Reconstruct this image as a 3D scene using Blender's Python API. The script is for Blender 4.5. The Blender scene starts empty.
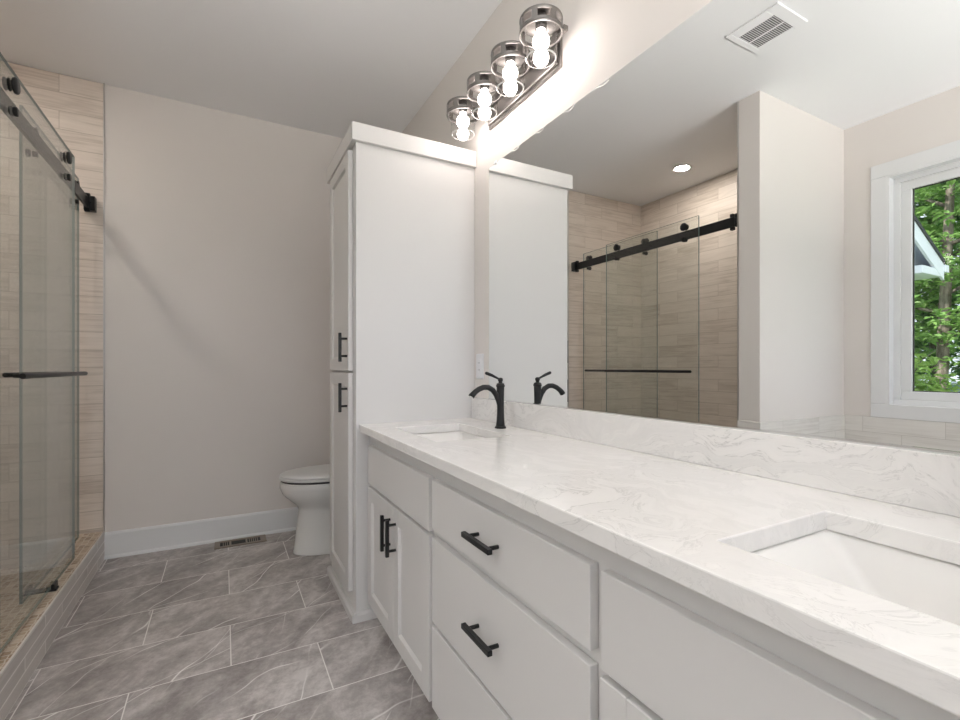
import bpy, bmesh, math, random
from mathutils import Vector, Matrix

sc = bpy.context.scene
C = bpy.context.collection
PI = math.pi

# ------------------------------------------------------------------ camera
cam_d = bpy.data.cameras.new('camera')
cam = bpy.data.objects.new('camera', cam_d)
C.objects.link(cam)
cam.location = (0, 0, 1.103)
cam.rotation_euler = (PI / 2, 0, -math.radians(28.529))
cam_d.sensor_width = 36.0
cam_d.lens = 471.455 / 960 * 36
cam_d.shift_y = 7.23 / 960
cam_d.clip_start = 0.02
sc.camera = cam

# ------------------------------------------------------------------ world, sun, exposure
SKY = 1.2
SUN = 5.5
BULB = 13.5
CAN = 155.0
sc.view_settings.view_transform = 'Standard'
sc.view_settings.look = 'None'
sc.view_settings.gamma = 1
sc.view_settings.exposure = 0.5
sc.view_settings.use_curve_mapping = False
w = bpy.data.worlds.new('sky')
sc.world = w
w.use_nodes = True
bg = w.node_tree.nodes['Background']
bg.inputs['Color'].default_value = (0.80, 0.89, 1.0, 1)
bg.inputs['Strength'].default_value = SKY
sun_d = bpy.data.lights.new('sun', 'SUN')
sun_d.energy = SUN
sun_d.angle = math.radians(1.5)
sun_d.color = (1, 0.95, 0.86)
sun = bpy.data.objects.new('sun', sun_d)
C.objects.link(sun)
sun.rotation_euler = Vector((-0.72, -0.25, -0.75)).to_track_quat('-Z', 'Y').to_euler()
sc.cycles.use_denoising = True
sc.cycles.max_bounces = 12
sc.cycles.diffuse_bounces = 6
sc.cycles.glossy_bounces = 6
sc.cycles.transparent_max_bounces = 24
sc.cycles.sample_clamp_indirect = 6
sc.cycles.blur_glossy = 0.3


def portal(name, loc, rot, sx, sy):
    d = bpy.data.lights.new(name, 'AREA')
    d.shape = 'RECTANGLE'
    d.size = sx
    d.size_y = sy
    d.cycles.is_portal = True
    o = bpy.data.objects.new(name, d)
    C.objects.link(o)
    o.location = loc
    o.rotation_euler = rot
    return o


# daylight: area lamps, one for side-window sky, one added as rear fill
def outdoor_lamp(name, loc, aim, sx, sy, energy, col):
    d = bpy.data.lights.new(name, 'AREA')
    d.shape = 'RECTANGLE'
    d.size, d.size_y = sx, sy
    d.energy = energy
    d.color = col
    o = bpy.data.objects.new(name, d)
    C.objects.link(o)
    o.location = loc
    o.rotation_euler = (Vector(aim) - Vector(loc)).to_track_quat('-Z', 'Y').to_euler()
    return o


outdoor_lamp('added_rear_fill', (-0.2, -3.1, -0.25), (-0.2, 0.6, 2.7), 4.5, 1.8, 780.0, (1.0, 0.965, 0.955))  # added area lamp, fill light through the rear opening
outdoor_lamp('daylight_side', (-4.2, 0.8, 4.2), (0.3, 0.8, 0.3), 3.2, 2.0, 70.0, (1.0, 0.97, 0.95))


# ------------------------------------------------------------------ room dimensions
XR = 1.09      # mirror wall
XW = -1.576    # window wall
YF = 3.425     # far wall
YN = -1.60     # wall behind the camera
ZC = 2.736
XT = -0.602    # partition end, curb face
YP0, YP1 = 1.655, 1.783


# ------------------------------------------------------------------ material helpers
def mat(name):
    m = bpy.data.materials.new(name)
    m.use_nodes = True
    nt = m.node_tree
    return m, nt, nt.nodes['Principled BSDF']


def N(nt, t, **kw):
    n = nt.nodes.new(t)
    for k, v in kw.items():
        if k.startswith('i_'):
            key = k[2:]
            key = int(key) if key.isdigit() else key
            n.inputs[key].default_value = v
        else:
            setattr(n, k, v)
    return n


def L(nt, a, b):
    nt.links.new(a, b)


def plain(name, col, rough=0.5, metal=0.0, spec=0.5, bump=0.0, bscale=200):
    m, nt, b = mat(name)
    b.inputs['Base Color'].default_value = (*col, 1)
    b.inputs['Roughness'].default_value = rough
    b.inputs['Metallic'].default_value = metal
    b.inputs['Specular IOR Level'].default_value = spec
    if bump:
        tc = N(nt, 'ShaderNodeTexCoord')
        n = N(nt, 'ShaderNodeTexNoise', i_Scale=bscale, i_Detail=2.0)
        L(nt, tc.outputs['Object'], n.inputs['Vector'])
        bp = N(nt, 'ShaderNodeBump', i_Strength=bump, i_Distance=0.002)
        L(nt, n.outputs['Fac'], bp.inputs['Height'])
        L(nt, bp.outputs['Normal'], b.inputs['Normal'])
    return m


def emis(name, col, s):
    m, nt, b = mat(name)
    b.inputs['Base Color'].default_value = (0.9, 0.9, 0.9, 1)
    b.inputs['Emission Color'].default_value = (*col, 1)
    b.inputs['Emission Strength'].default_value = s
    return m


def math_(nt, op, a, b=None, clamp=False):
    n = N(nt, 'ShaderNodeMath', operation=op, use_clamp=clamp)
    for i, v in enumerate((a, b)):
        if v is None:
            continue
        if hasattr(v, 'links'):
            L(nt, v, n.inputs[i])
        else:
            n.inputs[i].default_value = v
    return n.outputs[0]


def ramp(nt, fac, stops):
    r = N(nt, 'ShaderNodeValToRGB')
    el = r.color_ramp.elements
    while len(el) < len(stops):
        el.new(0.5)
    for e, (p, c) in zip(el, stops):
        e.position = p
        e.color = (*c, 1) if len(c) == 3 else c
    L(nt, fac, r.inputs['Fac'])
    return r.outputs['Color']


def mixc(nt, fac, a, b, mode='MIX'):
    n = N(nt, 'ShaderNodeMix', data_type='RGBA', blend_type=mode)
    for i, v in ((0, fac), (6, a), (7, b)):
        if hasattr(v, 'links'):
            L(nt, v, n.inputs[i])
        elif isinstance(v, tuple):
            n.inputs[i].default_value = (*v, 1)
        else:
            n.inputs[i].default_value = v
    return n.outputs[2]


def uv_axes(nt, ua, va):
    """(u, v) from object coordinates along the chosen axes"""
    tc = N(nt, 'ShaderNodeTexCoord')
    s = N(nt, 'ShaderNodeSeparateXYZ')
    L(nt, tc.outputs['Object'], s.inputs[0])
    return s.outputs[ua], s.outputs[va], tc


def vec(nt, x, y, z=0.0):
    c = N(nt, 'ShaderNodeCombineXYZ')
    for i, v in enumerate((x, y, z)):
        if hasattr(v, 'links'):
            L(nt, v, c.inputs[i])
        else:
            c.inputs[i].default_value = v
    return c.outputs[0]


def brick(nt, u, v, bw, rh, mortar):
    b = N(nt, 'ShaderNodeTexBrick', offset=0.5, offset_frequency=2, squash=1.0)
    b.inputs['Color1'].default_value = (0, 0, 0, 1)
    b.inputs['Color2'].default_value = (1, 1, 1, 1)
    b.inputs['Mortar'].default_value = (0.5, 0.5, 0.5, 1)
    b.inputs['Scale'].default_value = 1.0
    b.inputs['Mortar Size'].default_value = mortar
    b.inputs['Mortar Smooth'].default_value = 0.1
    b.inputs['Bias'].default_value = 0.0
    b.inputs['Brick Width'].default_value = bw
    b.inputs['Row Height'].default_value = rh
    L(nt, vec(nt, u, v), b.inputs['Vector'])
    return b


def wood_tile(name, ua, u0, v0, rh=0.1021, bw=0.41, lo=(0.50, 0.43, 0.37), hi=(0.79, 0.715, 0.645), grout=(0.42, 0.36, 0.305), gw=0.0013):
    m, nt, b = mat(name)
    u, v, tc = uv_axes(nt, ua, 2)
    br = brick(nt, math_(nt, 'ADD', u, u0), math_(nt, 'ADD', v, v0), bw, rh, gw)
    rnd = N(nt, 'ShaderNodeSeparateColor')
    L(nt, br.outputs['Color'], rnd.inputs[0])
    off = math_(nt, 'MULTIPLY', rnd.outputs[0], 37.0)
    n = N(nt, 'ShaderNodeTexNoise', noise_dimensions='4D', i_Scale=1.0, i_Detail=5.0, i_Roughness=0.6, i_Distortion=0.6)
    L(nt, vec(nt, math_(nt, 'MULTIPLY', u, 3.0), math_(nt, 'MULTIPLY', v, 75.0)), n.inputs['Vector'])
    L(nt, off, n.inputs['W'])
    n2 = N(nt, 'ShaderNodeTexNoise', noise_dimensions='4D', i_Scale=1.0, i_Detail=3.0, i_Distortion=1.2)
    L(nt, vec(nt, math_(nt, 'MULTIPLY', u, 3.0), math_(nt, 'MULTIPLY', v, 12.0)), n2.inputs['Vector'])
    L(nt, off, n2.inputs['W'])
    f = math_(nt, 'ADD', math_(nt, 'MULTIPLY', n.outputs['Fac'], 0.6), math_(nt, 'MULTIPLY', n2.outputs['Fac'], 0.4))
    f = math_(nt, 'ADD', f, math_(nt, 'MULTIPLY', math_(nt, 'SUBTRACT', rnd.outputs[0], 0.5), 0.14))
    col = ramp(nt, f, [(0.30, lo), (0.50, tuple((a * 0.3 + c * 0.7) for a, c in zip(lo, hi))), (0.70, hi)])
    col = mixc(nt, br.outputs['Fac'], col, grout)
    L(nt, col, b.inputs['Base Color'])
    b.inputs['Roughness'].default_value = 0.42
    bp = N(nt, 'ShaderNodeBump', i_Strength=0.35, i_Distance=0.001)
    bp.invert = True
    L(nt, br.outputs['Fac'], bp.inputs['Height'])
    L(nt, bp.outputs['Normal'], b.inputs['Normal'])
    return m


def floor_tile(name):
    m, nt, b = mat(name)
    u, v, tc = uv_axes(nt, 0, 1)
    br = brick(nt, math_(nt, 'ADD', u, 6.096), math_(nt, 'ADD', v, 10 * 0.312 - 2.282), 0.612, 0.312, 0.0021)
    rnd = N(nt, 'ShaderNodeSeparateColor')
    L(nt, br.outputs['Color'], rnd.inputs[0])
    off = math_(nt, 'MULTIPLY', rnd.outputs[0], 23.0)
    # rotate so that streaks run diagonally across the tiles
    a = math.radians(52)
    s_ = math_(nt, 'ADD', math_(nt, 'MULTIPLY', u, math.cos(a)), math_(nt, 'MULTIPLY', v, math.sin(a)))
    t_ = math_(nt, 'SUBTRACT', math_(nt, 'MULTIPLY', v, math.cos(a)), math_(nt, 'MULTIPLY', u, math.sin(a)))
    cloud = N(nt, 'ShaderNodeTexNoise', noise_dimensions='4D', i_Scale=1.0, i_Detail=6.0, i_Roughness=0.62, i_Distortion=0.8)
    L(nt, vec(nt, math_(nt, 'MULTIPLY', s_, 3.2), math_(nt, 'MULTIPLY', t_, 6.5)), cloud.inputs['Vector'])
    L(nt, off, cloud.inputs['W'])
    grain = N(nt, 'ShaderNodeTexNoise', i_Scale=26.0, i_Detail=6.0, i_Roughness=0.75)
    L(nt, tc.outputs['Object'], grain.inputs['Vector'])
    f = math_(nt, 'ADD', math_(nt, 'MULTIPLY', cloud.outputs['Fac'], 0.66), math_(nt, 'MULTIPLY', grain.outputs['Fac'], 0.34))
    col = ramp(nt, f, [(0.38, (0.235, 0.212, 0.204)), (0.50, (0.385, 0.354, 0.342)), (0.62, (0.60, 0.565, 0.548))])
    # thin pale veins: wandering parallel lines, broken up by a patchy mask
    for k, (ang, freq, wd, am, wob) in enumerate(((52, 4.6, 0.020, 1.0, 1.9), (61, 3.1, 0.010, 0.55, 1.5), (26, 3.4, 0.014, 0.8, 1.5))):
        g = math.radians(ang)
        sv = math_(nt, 'ADD', math_(nt, 'MULTIPLY', u, math.cos(g)), math_(nt, 'MULTIPLY', v, math.sin(g)))
        tv = math_(nt, 'SUBTRACT', math_(nt, 'MULTIPLY', v, math.cos(g)), math_(nt, 'MULTIPLY', u, math.sin(g)))
        wn = N(nt, 'ShaderNodeTexNoise', noise_dimensions='4D', i_Scale=1.0, i_Detail=2.6, i_Roughness=0.40)
        L(nt, vec(nt, math_(nt, 'MULTIPLY', sv, 1.9), math_(nt, 'MULTIPLY', tv, 2.6), 3.1 * k), wn.inputs['Vector'])
        L(nt, off, wn.inputs['W'])
        ph = math_(nt, 'ADD', math_(nt, 'MULTIPLY', tv, freq), math_(nt, 'MULTIPLY', wn.outputs['Fac'], wob))
        ph = math_(nt, 'FRACT', math_(nt, 'ADD', ph, math_(nt, 'MULTIPLY', rnd.outputs[0], 5.7)))
        d = math_(nt, 'ABSOLUTE', math_(nt, 'SUBTRACT', ph, 0.5))
        line = math_(nt, 'SUBTRACT', 1.0, math_(nt, 'DIVIDE', d, wd), clamp=True)
        brk = N(nt, 'ShaderNodeTexNoise', noise_dimensions='4D', i_Scale=3.4, i_Detail=2.0)
        L(nt, vec(nt, u, v, 1.7 * k), brk.inputs['Vector'])
        L(nt, off, brk.inputs['W'])
        gate = ramp(nt, brk.outputs['Fac'], [(0.46, (0, 0, 0)), (0.60, (1, 1, 1))])
        line = math_(nt, 'MULTIPLY', math_(nt, 'MULTIPLY', line, gate), am)
        col = mixc(nt, line, col, (0.92, 0.90, 0.88))
    col = mixc(nt, br.outputs['Fac'], col, (0.80, 0.775, 0.75))
    L(nt, col, b.inputs['Base Color'])
    b.inputs['Roughness'].default_value = 0.38
    bp = N(nt, 'ShaderNodeBump', i_Strength=0.3, i_Distance=0.001)
    bp.invert = True
    L(nt, br.outputs['Fac'], bp.inputs['Height'])
    L(nt, bp.outputs['Normal'], b.inputs['Normal'])
    return m


def quartz(name, base=(0.81, 0.79, 0.775)):
    m, nt, b = mat(name)
    tc = N(nt, 'ShaderNodeTexCoord')
    warp = N(nt, 'ShaderNodeTexNoise', i_Scale=2.1, i_Detail=3.0, i_Roughness=0.5)
    L(nt, tc.outputs['Object'], warp.inputs['Vector'])
    add = N(nt, 'ShaderNodeVectorMath', operation='MULTIPLY_ADD')
    L(nt, warp.outputs['Color'], add.inputs[0])
    add.inputs[1].default_value = (0.55, 0.55, 0.55)
    L(nt, tc.outputs['Object'], add.inputs[2])
    mp = N(nt, 'ShaderNodeMapping')
    mp.inputs['Rotation'].default_value = (0.35, 0.5, math.radians(-28))
    mp.inputs['Scale'].default_value = (9.0, 3.0, 12.0)
    L(nt, add.outputs[0], mp.inputs['Vector'])
    veins = N(nt, 'ShaderNodeTexNoise', i_Scale=1.0, i_Detail=7.0, i_Roughness=0.68, i_Distortion=1.3)
    L(nt, mp.outputs[0], veins.inputs['Vector'])
    d = math_(nt, 'ABSOLUTE', math_(nt, 'SUBTRACT', veins.outputs['Fac'], 0.5))
    line = math_(nt, 'SUBTRACT', 1.0, math_(nt, 'DIVIDE', d, 0.012), clamp=True)
    zone = N(nt, 'ShaderNodeTexNoise', i_Scale=2.6, i_Detail=2.0)
    L(nt, add.outputs[0], zone.inputs['Vector'])
    zn = ramp(nt, zone.outputs['Fac'], [(0.46, (0.10, 0.10, 0.10)), (0.70, (1, 1, 1))])
    soft = ramp(nt, veins.outputs['Fac'], [(0.35, (0.60, 0.59, 0.58)), (0.6, base)])
    col = mixc(nt, 0.35, base, soft)
    col = mixc(nt, math_(nt, 'MULTIPLY', math_(nt, 'MULTIPLY', line, zn), 0.62), col, (0.36, 0.35, 0.34))
    L(nt, col, b.inputs['Base Color'])
    b.inputs['Roughness'].default_value = 0.22
    b.inputs['Specular IOR Level'].default_value = 0.4
    return m


def mosaic(name):
    m, nt, b = mat(name)
    tc = N(nt, 'ShaderNodeTexCoord')
    vo = N(nt, 'ShaderNodeTexVoronoi', i_Scale=38.0, i_Randomness=0.25)
    L(nt, tc.outputs['Object'], vo.inputs['Vector'])
    sp = N(nt, 'ShaderNodeSeparateColor')
    L(nt, vo.outputs['Color'], sp.inputs[0])
    col = ramp(nt, sp.outputs[0], [(0.0, (0.30, 0.21, 0.14)), (0.5, (0.47, 0.36, 0.26)), (1.0, (0.62, 0.52, 0.42))])
    ve = N(nt, 'ShaderNodeTexVoronoi', feature='DISTANCE_TO_EDGE', i_Scale=38.0, i_Randomness=0.25)
    L(nt, tc.outputs['Object'], ve.inputs['Vector'])
    g = math_(nt, 'LESS_THAN', ve.outputs['Distance'], 0.07)
    col = mixc(nt, g, col, (0.66, 0.60, 0.52))
    L(nt, col, b.inputs['Base Color'])
    b.inputs['Roughness'].default_value = 0.45
    return m


def clear_glass(name, tint, ior=1.5, rough=0.0):
    m = bpy.data.materials.new(name)
    m.use_nodes = True
    nt = m.node_tree
    nt.nodes.clear()
    out = N(nt, 'ShaderNodeOutputMaterial')
    tr = N(nt, 'ShaderNodeBsdfTransparent')
    tr.inputs['Color'].default_value = (*tint, 1)
    gl = N(nt, 'ShaderNodeBsdfGlossy', i_Roughness=rough)
    fr = N(nt, 'ShaderNodeFresnel', i_IOR=ior)
    geo = N(nt, 'ShaderNodeNewGeometry')
    # same reflectance seen from either side of the pane
    mxi = N(nt, 'ShaderNodeMix', data_type='FLOAT')
    L(nt, geo.outputs['Backfacing'], mxi.inputs[0])
    mxi.inputs[2].default_value = ior
    mxi.inputs[3].default_value = 1 / ior
    L(nt, mxi.outputs[0], fr.inputs['IOR'])
    mx = N(nt, 'ShaderNodeMixShader')
    L(nt, fr.outputs[0], mx.inputs[0])
    L(nt, tr.outputs[0], mx.inputs[1])
    L(nt, gl.outputs[0], mx.inputs[2])
    L(nt, mx.outputs[0], out.inputs[0])
    return m


def leaf_mat(name, lo, hi):
    m, nt, b = mat(name)
    tc = N(nt, 'ShaderNodeTexCoord')
    n = N(nt, 'ShaderNodeTexNoise', i_Scale=4.0, i_Detail=6.0, i_Roughness=0.8)
    L(nt, tc.outputs['Object'], n.inputs['Vector'])
    L(nt, ramp(nt, n.outputs['Fac'], [(0.35, lo), (0.65, hi)]), b.inputs['Base Color'])
    b.inputs['Roughness'].default_value = 0.5
    tl = N(nt, 'ShaderNodeBsdfTranslucent')
    tl.inputs['Color'].default_value = (*hi, 1)
    mx = N(nt, 'ShaderNodeMixShader')
    mx.inputs[0].default_value = 0.3
    out = nt.nodes['Material Output']
    L(nt, b.outputs[0], mx.inputs[1])
    L(nt, tl.outputs[0], mx.inputs[2])
    L(nt, mx.outputs[0], out.inputs[0])
    return m


def bark_mat(name):
    m, nt, b = mat(name)
    tc = N(nt, 'ShaderNodeTexCoord')
    mp = N(nt, 'ShaderNodeMapping')
    mp.inputs['Scale'].default_value = (18, 18, 3)
    L(nt, tc.outputs['Object'], mp.inputs['Vector'])
    n = N(nt, 'ShaderNodeTexNoise', i_Scale=1.0, i_Detail=5.0)
    L(nt, mp.outputs[0], n.inputs['Vector'])
    L(nt, ramp(nt, n.outputs['Fac'], [(0.3, (0.10, 0.08, 0.06)), (0.7, (0.33, 0.28, 0.24))]), b.inputs['Base Color'])
    b.inputs['Roughness'].default_value = 0.9
    return m


M = dict(
    wall=plain('wall_paint', (0.73, 0.690, 0.662), 0.62, bump=0.08, bscale=260),
    ceiling=plain('ceiling_paint', (0.845, 0.85, 0.865), 0.85, bump=0.08, bscale=180),
    trim=plain('trim_paint', (0.74, 0.745, 0.755), 0.38),
    cabinet=plain('cabinet_paint', (0.635, 0.62, 0.61), 0.40),
    kick=plain('toe_kick_paint', (0.62, 0.62, 0.61), 0.5),
    black=plain('matte_black_metal', (0.016, 0.016, 0.017), 0.36, metal=0.0, spec=0.3),
    steel=plain('brushed_steel', (0.62, 0.60, 0.585), 0.30, metal=1.0),
    nickel=plain('aged_nickel', (0.28, 0.265, 0.255), 0.38, metal=1.0),
    bronze=plain('dark_bronze', (0.05, 0.048, 0.046), 0.5),
    chrome=plain('chrome', (0.8, 0.8, 0.8), 0.08, metal=1.0),
    porcelain=plain('porcelain', (0.70, 0.695, 0.68), 0.16),
    sink=plain('sink_porcelain', (0.76, 0.74, 0.72), 0.28),
    seat=plain('seat_plastic', (0.69, 0.685, 0.675), 0.28),
    plastic=plain('white_plastic', (0.78, 0.78, 0.80), 0.4),
    slot=plain('dark_slot', (0.03, 0.028, 0.026), 0.7),
    vent_dark=plain('vent_cavity', (0.16, 0.16, 0.16), 0.8),
    register=plain('register_tan', (0.27, 0.225, 0.18), 0.45, metal=0.2),
    gap=plain('seat_gap_shade', (0.06, 0.06, 0.06), 0.6),
    floor=floor_tile('marble_floor_tile'),
    tile_far=wood_tile('stone_plank_tile_far', 0, 0.803 + 4.1, 0.1021 * 39 - 2.6307),
    tile_side=wood_tile('stone_plank_tile_side', 1, 4.1 - 1.131, 0.1021 * 39 - 2.6307),
    tile_tub_y=wood_tile('tub_surround_tile', 1, 4.1 - 1.131, 0.1021 * 20 - 0.778, lo=(0.60, 0.57, 0.535), hi=(0.78, 0.755, 0.725), grout=(0.52, 0.49, 0.46)),
    tile_tub_x=wood_tile('tub_surround_tile_end', 0, 4.1, 0.1021 * 20 - 0.778, lo=(0.60, 0.57, 0.535), hi=(0.78, 0.755, 0.725), grout=(0.52, 0.49, 0.46)),
    curb=wood_tile('curb_tile', 1, 4.1 - 2.231, 0.0527 * 20 - 0.158, rh=0.0527, bw=0.426, lo=(0.50, 0.465, 0.44), hi=(0.66, 0.62, 0.595), grout=(0.86, 0.83, 0.80), gw=0.0034),
    mosaic=mosaic('brown_mosaic'),
    quartz=quartz('veined_quartz'),
    shower_glass=clear_glass('shower_glass', (0.966, 0.982, 0.972)),
    glass_edge=plain('glass_edge', (0.20, 0.26, 0.25), 0.15),
    window_glass=clear_glass('window_glass', (0.99, 0.995, 0.99), ior=1.25),
    jar_glass=clear_glass('jar_glass', (0.985, 0.985, 0.985), ior=1.45),
    jar_rim=plain('jar_rim_glass', (0.75, 0.74, 0.73), 0.1),
    bulb=emis('lit_bulb', (1.0, 0.905, 0.85), BULB),
    can=emis('lit_lens', (1.0, 0.915, 0.83), CAN),
    siding=plain('pale_siding', (0.62, 0.67, 0.74), 0.6),
    housetrim=plain('house_trim_white', (0.80, 0.83, 0.88), 0.5),
    soffit=plain('grey_soffit', (0.48, 0.52, 0.57), 0.7),
    shingle=plain('dark_shingle', (0.05, 0.05, 0.055), 0.9),
    grass=plain('lawn_green', (0.10, 0.17, 0.05), 0.9),
    bark=bark_mat('bark'),
    box=plain('box_blue_grey', (0.30, 0.40, 0.47), 0.6),
    leaf_a=leaf_mat('leaf_bright', (0.14, 0.30, 0.06), (0.46, 0.62, 0.18)),
    leaf_b=leaf_mat('leaf_mid', (0.09, 0.22, 0.06), (0.32, 0.50, 0.15)),
    leaf_c=leaf_mat('leaf_dark', (0.05, 0.13, 0.05), (0.18, 0.33, 0.12)),
)
mm, nt_, b_ = mat('mirror_silver')
b_.inputs['Base Color'].default_value = (0.90, 0.915, 0.91, 1)
b_.inputs['Metallic'].default_value = 1
b_.inputs['Roughness'].default_value = 0.0
M['mirror'] = mm


# ------------------------------------------------------------------ mesh helpers (world coordinates in, local to the thing's base out)
def B():
    return bmesh.new()


def box(bm, x0, x1, y0, y1, z0, z1, bev=0.0, seg=2, mi=0):
    vs = [bm.verts.new((x, y, z)) for x in (x0, x1) for y in (y0, y1) for z in (z0, z1)]
    q = [(0, 1, 3, 2), (4, 6, 7, 5), (0, 4, 5, 1), (2, 3, 7, 6), (0, 2, 6, 4), (1, 5, 7, 3)]
    fs = [bm.faces.new([vs[i] for i in f]) for f in q]
    for f in fs:
        f.material_index = mi
    if bev:
        es = list({e for f in fs for e in f.edges})
        bmesh.ops.bevel(bm, geom=es, offset=bev, segments=seg, profile=0.5, affect='EDGES')
    return bm


def prism(bm, pts, ax, a0, a1):
    """extrude a closed polygon (list of 2-D points) along axis ax from a0 to a1"""
    def P(p, a):
        if ax == 'X':
            return (a, p[0], p[1])
        if ax == 'Y':
            return (p[0], a, p[1])
        return (p[0], p[1], a)
    v0 = [bm.verts.new(P(p, a0)) for p in pts]
    v1 = [bm.verts.new(P(p, a1)) for p in pts]
    n = len(pts)
    bm.faces.new(v0)
    bm.faces.new(v1[::-1])
    for i in range(n):
        bm.faces.new((v0[i], v1[i], v1[(i + 1) % n], v0[(i + 1) % n]))
    bmesh.ops.recalc_face_normals(bm, faces=bm.faces)
    return bm


def frame_of(d):
    d = d.normalized()
    a = Vector((0, 0, 1)) if abs(d.z) < 0.9 else Vector((1, 0, 0))
    u = d.cross(a).normalized()
    return u, d.cross(u).normalized()


def tube(bm, pts, rs, seg=16, cap=True, square=False):
    pts = [Vector(p) for p in pts]
    if not isinstance(rs, (list, tuple)):
        rs = [rs] * len(pts)
    rings = []
    u = None
    for i, p in enumerate(pts):
        d = (pts[min(i + 1, len(pts) - 1)] - pts[max(i - 1, 0)])
        if u is None:
            u, v = frame_of(d)
        else:
            d.normalize()
            u = (u - d * u.dot(d)).normalized()
            v = d.cross(u).normalized()
        rings.append([bm.verts.new(p + (u * math.cos(2 * PI * k / seg) + v * math.sin(2 * PI * k / seg)) * rs[i]) for k in range(seg)])
    for a, b in zip(rings, rings[1:]):
        for k in range(seg):
            f = bm.faces.new((a[k], a[(k + 1) % seg], b[(k + 1) % seg], b[k]))
            f.smooth = True
    if cap:
        bm.faces.new(rings[0][::-1])
        bm.faces.new(rings[-1])
    bmesh.ops.recalc_face_normals(bm, faces=bm.faces)
    return bm


def lathe(bm, prof, c, seg=32, ax='Z', smooth=True, closed=False):
    """revolve (r, h) points about an axis through c"""
    rings = []
    for r, h in prof:
        ring = []
        for k in range(seg):
            a = 2 * PI * k / seg
            x, y = r * math.cos(a), r * math.sin(a)
            p = (x, y, h) if ax == 'Z' else ((h, x, y) if ax == 'X' else (x, h, y))
            ring.append(bm.verts.new((c[0] + p[0], c[1] + p[1], c[2] + p[2])))
        rings.append(ring)
    pairs = list(zip(rings, rings[1:]))
    if closed:
        pairs.append((rings[-1], rings[0]))
    for a, b in pairs:
        for k in range(seg):
            f = bm.faces.new((a[k], a[(k + 1) % seg], b[(k + 1) % seg], b[k]))
            f.smooth = smooth
    if not closed:
        if prof[0][0] > 1e-6:
            bm.faces.new(rings[0][::-1])
        if prof[-1][0] > 1e-6:
            bm.faces.new(rings[-1])
    bmesh.ops.remove_doubles(bm, verts=bm.verts, dist=1e-6)
    bmesh.ops.recalc_face_normals(bm, faces=bm.faces)
    return bm


def world_loc(o):
    p = Vector(o.location)
    while o.parent:
        o = o.parent
        p += Vector(o.location)
    return p


def obj(name, bm, m, parent=None, origin=None, recalc=True):
    """link one mesh object; the verts of bm are in world coordinates"""
    base = world_loc(parent) if parent else Vector(origin or (0, 0, 0))
    if recalc:
        bmesh.ops.recalc_face_normals(bm, faces=bm.faces)
    bmesh.ops.translate(bm, verts=bm.verts, vec=-base)
    me = bpy.data.meshes.new(name)
    bm.to_mesh(me)
    bm.free()
    for x in (m if isinstance(m, (list, tuple)) else [m]):
        me.materials.append(x)
    o = bpy.data.objects.new(name, me)
    C.objects.link(o)
    if parent:
        o.parent = parent
    elif origin:
        o.location = base
    return o


def tag(o, label, cat, group=None):
    o['label'] = label
    o['category'] = cat
    if group:
        o['group'] = group
    return o


def thing(name, label, cat, loc, group=None):
    o = bpy.data.objects.new(name, None)
    o.empty_display_size = 0.05
    C.objects.link(o)
    o.location = loc
    return tag(o, label, cat, group)


def struct(name, bm, m, parent=None):
    o = obj(name, bm, m, parent)
    if parent is None:
        o['kind'] = 'structure'
    return o


def copy_tree(o, parent=None):
    c = o.copy()
    C.objects.link(c)
    if parent:
        c.parent = parent
    for ch in o.children:
        copy_tree(ch, c)
    return c


# ================================================================== SETTING
struct('floor', box(B(), XW - 0.2, XR + 0.15, YN - 0.2, YF + 0.15, -0.12, 0.0), M['floor'])
struct('ceiling', box(B(), XW - 0.2, XR + 0.15, YN - 0.2, YF + 0.15, ZC, ZC + 0.15), M['ceiling'])
struct('wall_right', box(B(), XR, XR + 0.15, YN - 0.2, YF + 0.15, 0, ZC), M['wall'])
struct('wall_far', box(B(), XW - 0.2, XR, YF, YF + 0.15, 0, ZC), M['wall'])
# window wall with its opening
WY0, WY1, WZ0, WZ1 = 0.15, 1.412, 0.850, 2.330
bm = B()
box(bm, XW - 0.15, XW, YN - 0.2, WY0, 0, ZC)
box(bm, XW - 0.15, XW, WY1, YF, 0, ZC)
box(bm, XW - 0.15, XW, WY0, WY1, 0, WZ0)
box(bm, XW - 0.15, XW, WY0, WY1, WZ1, ZC)
struct('wall_left', bm, M['wall'])
# wall behind the camera with a wide opening added to let fill light in
NX0, NX1, NZ0, NZ1 = -1.40, 0.95, 0.90, 2.55
bm = B()
box(bm, XW, NX0, YN - 0.15, YN, 0, ZC)
box(bm, NX1, XR, YN - 0.15, YN, 0, ZC)
box(bm, NX0, NX1, YN - 0.15, YN, 0, NZ0)
box(bm, NX0, NX1, YN - 0.15, YN, NZ1, ZC)
struct('wall_near', bm, M['wall'])
struct('wall_partition', box(B(), XW, XT, YP0, YP1, 0, ZC), M['wall'])
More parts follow.
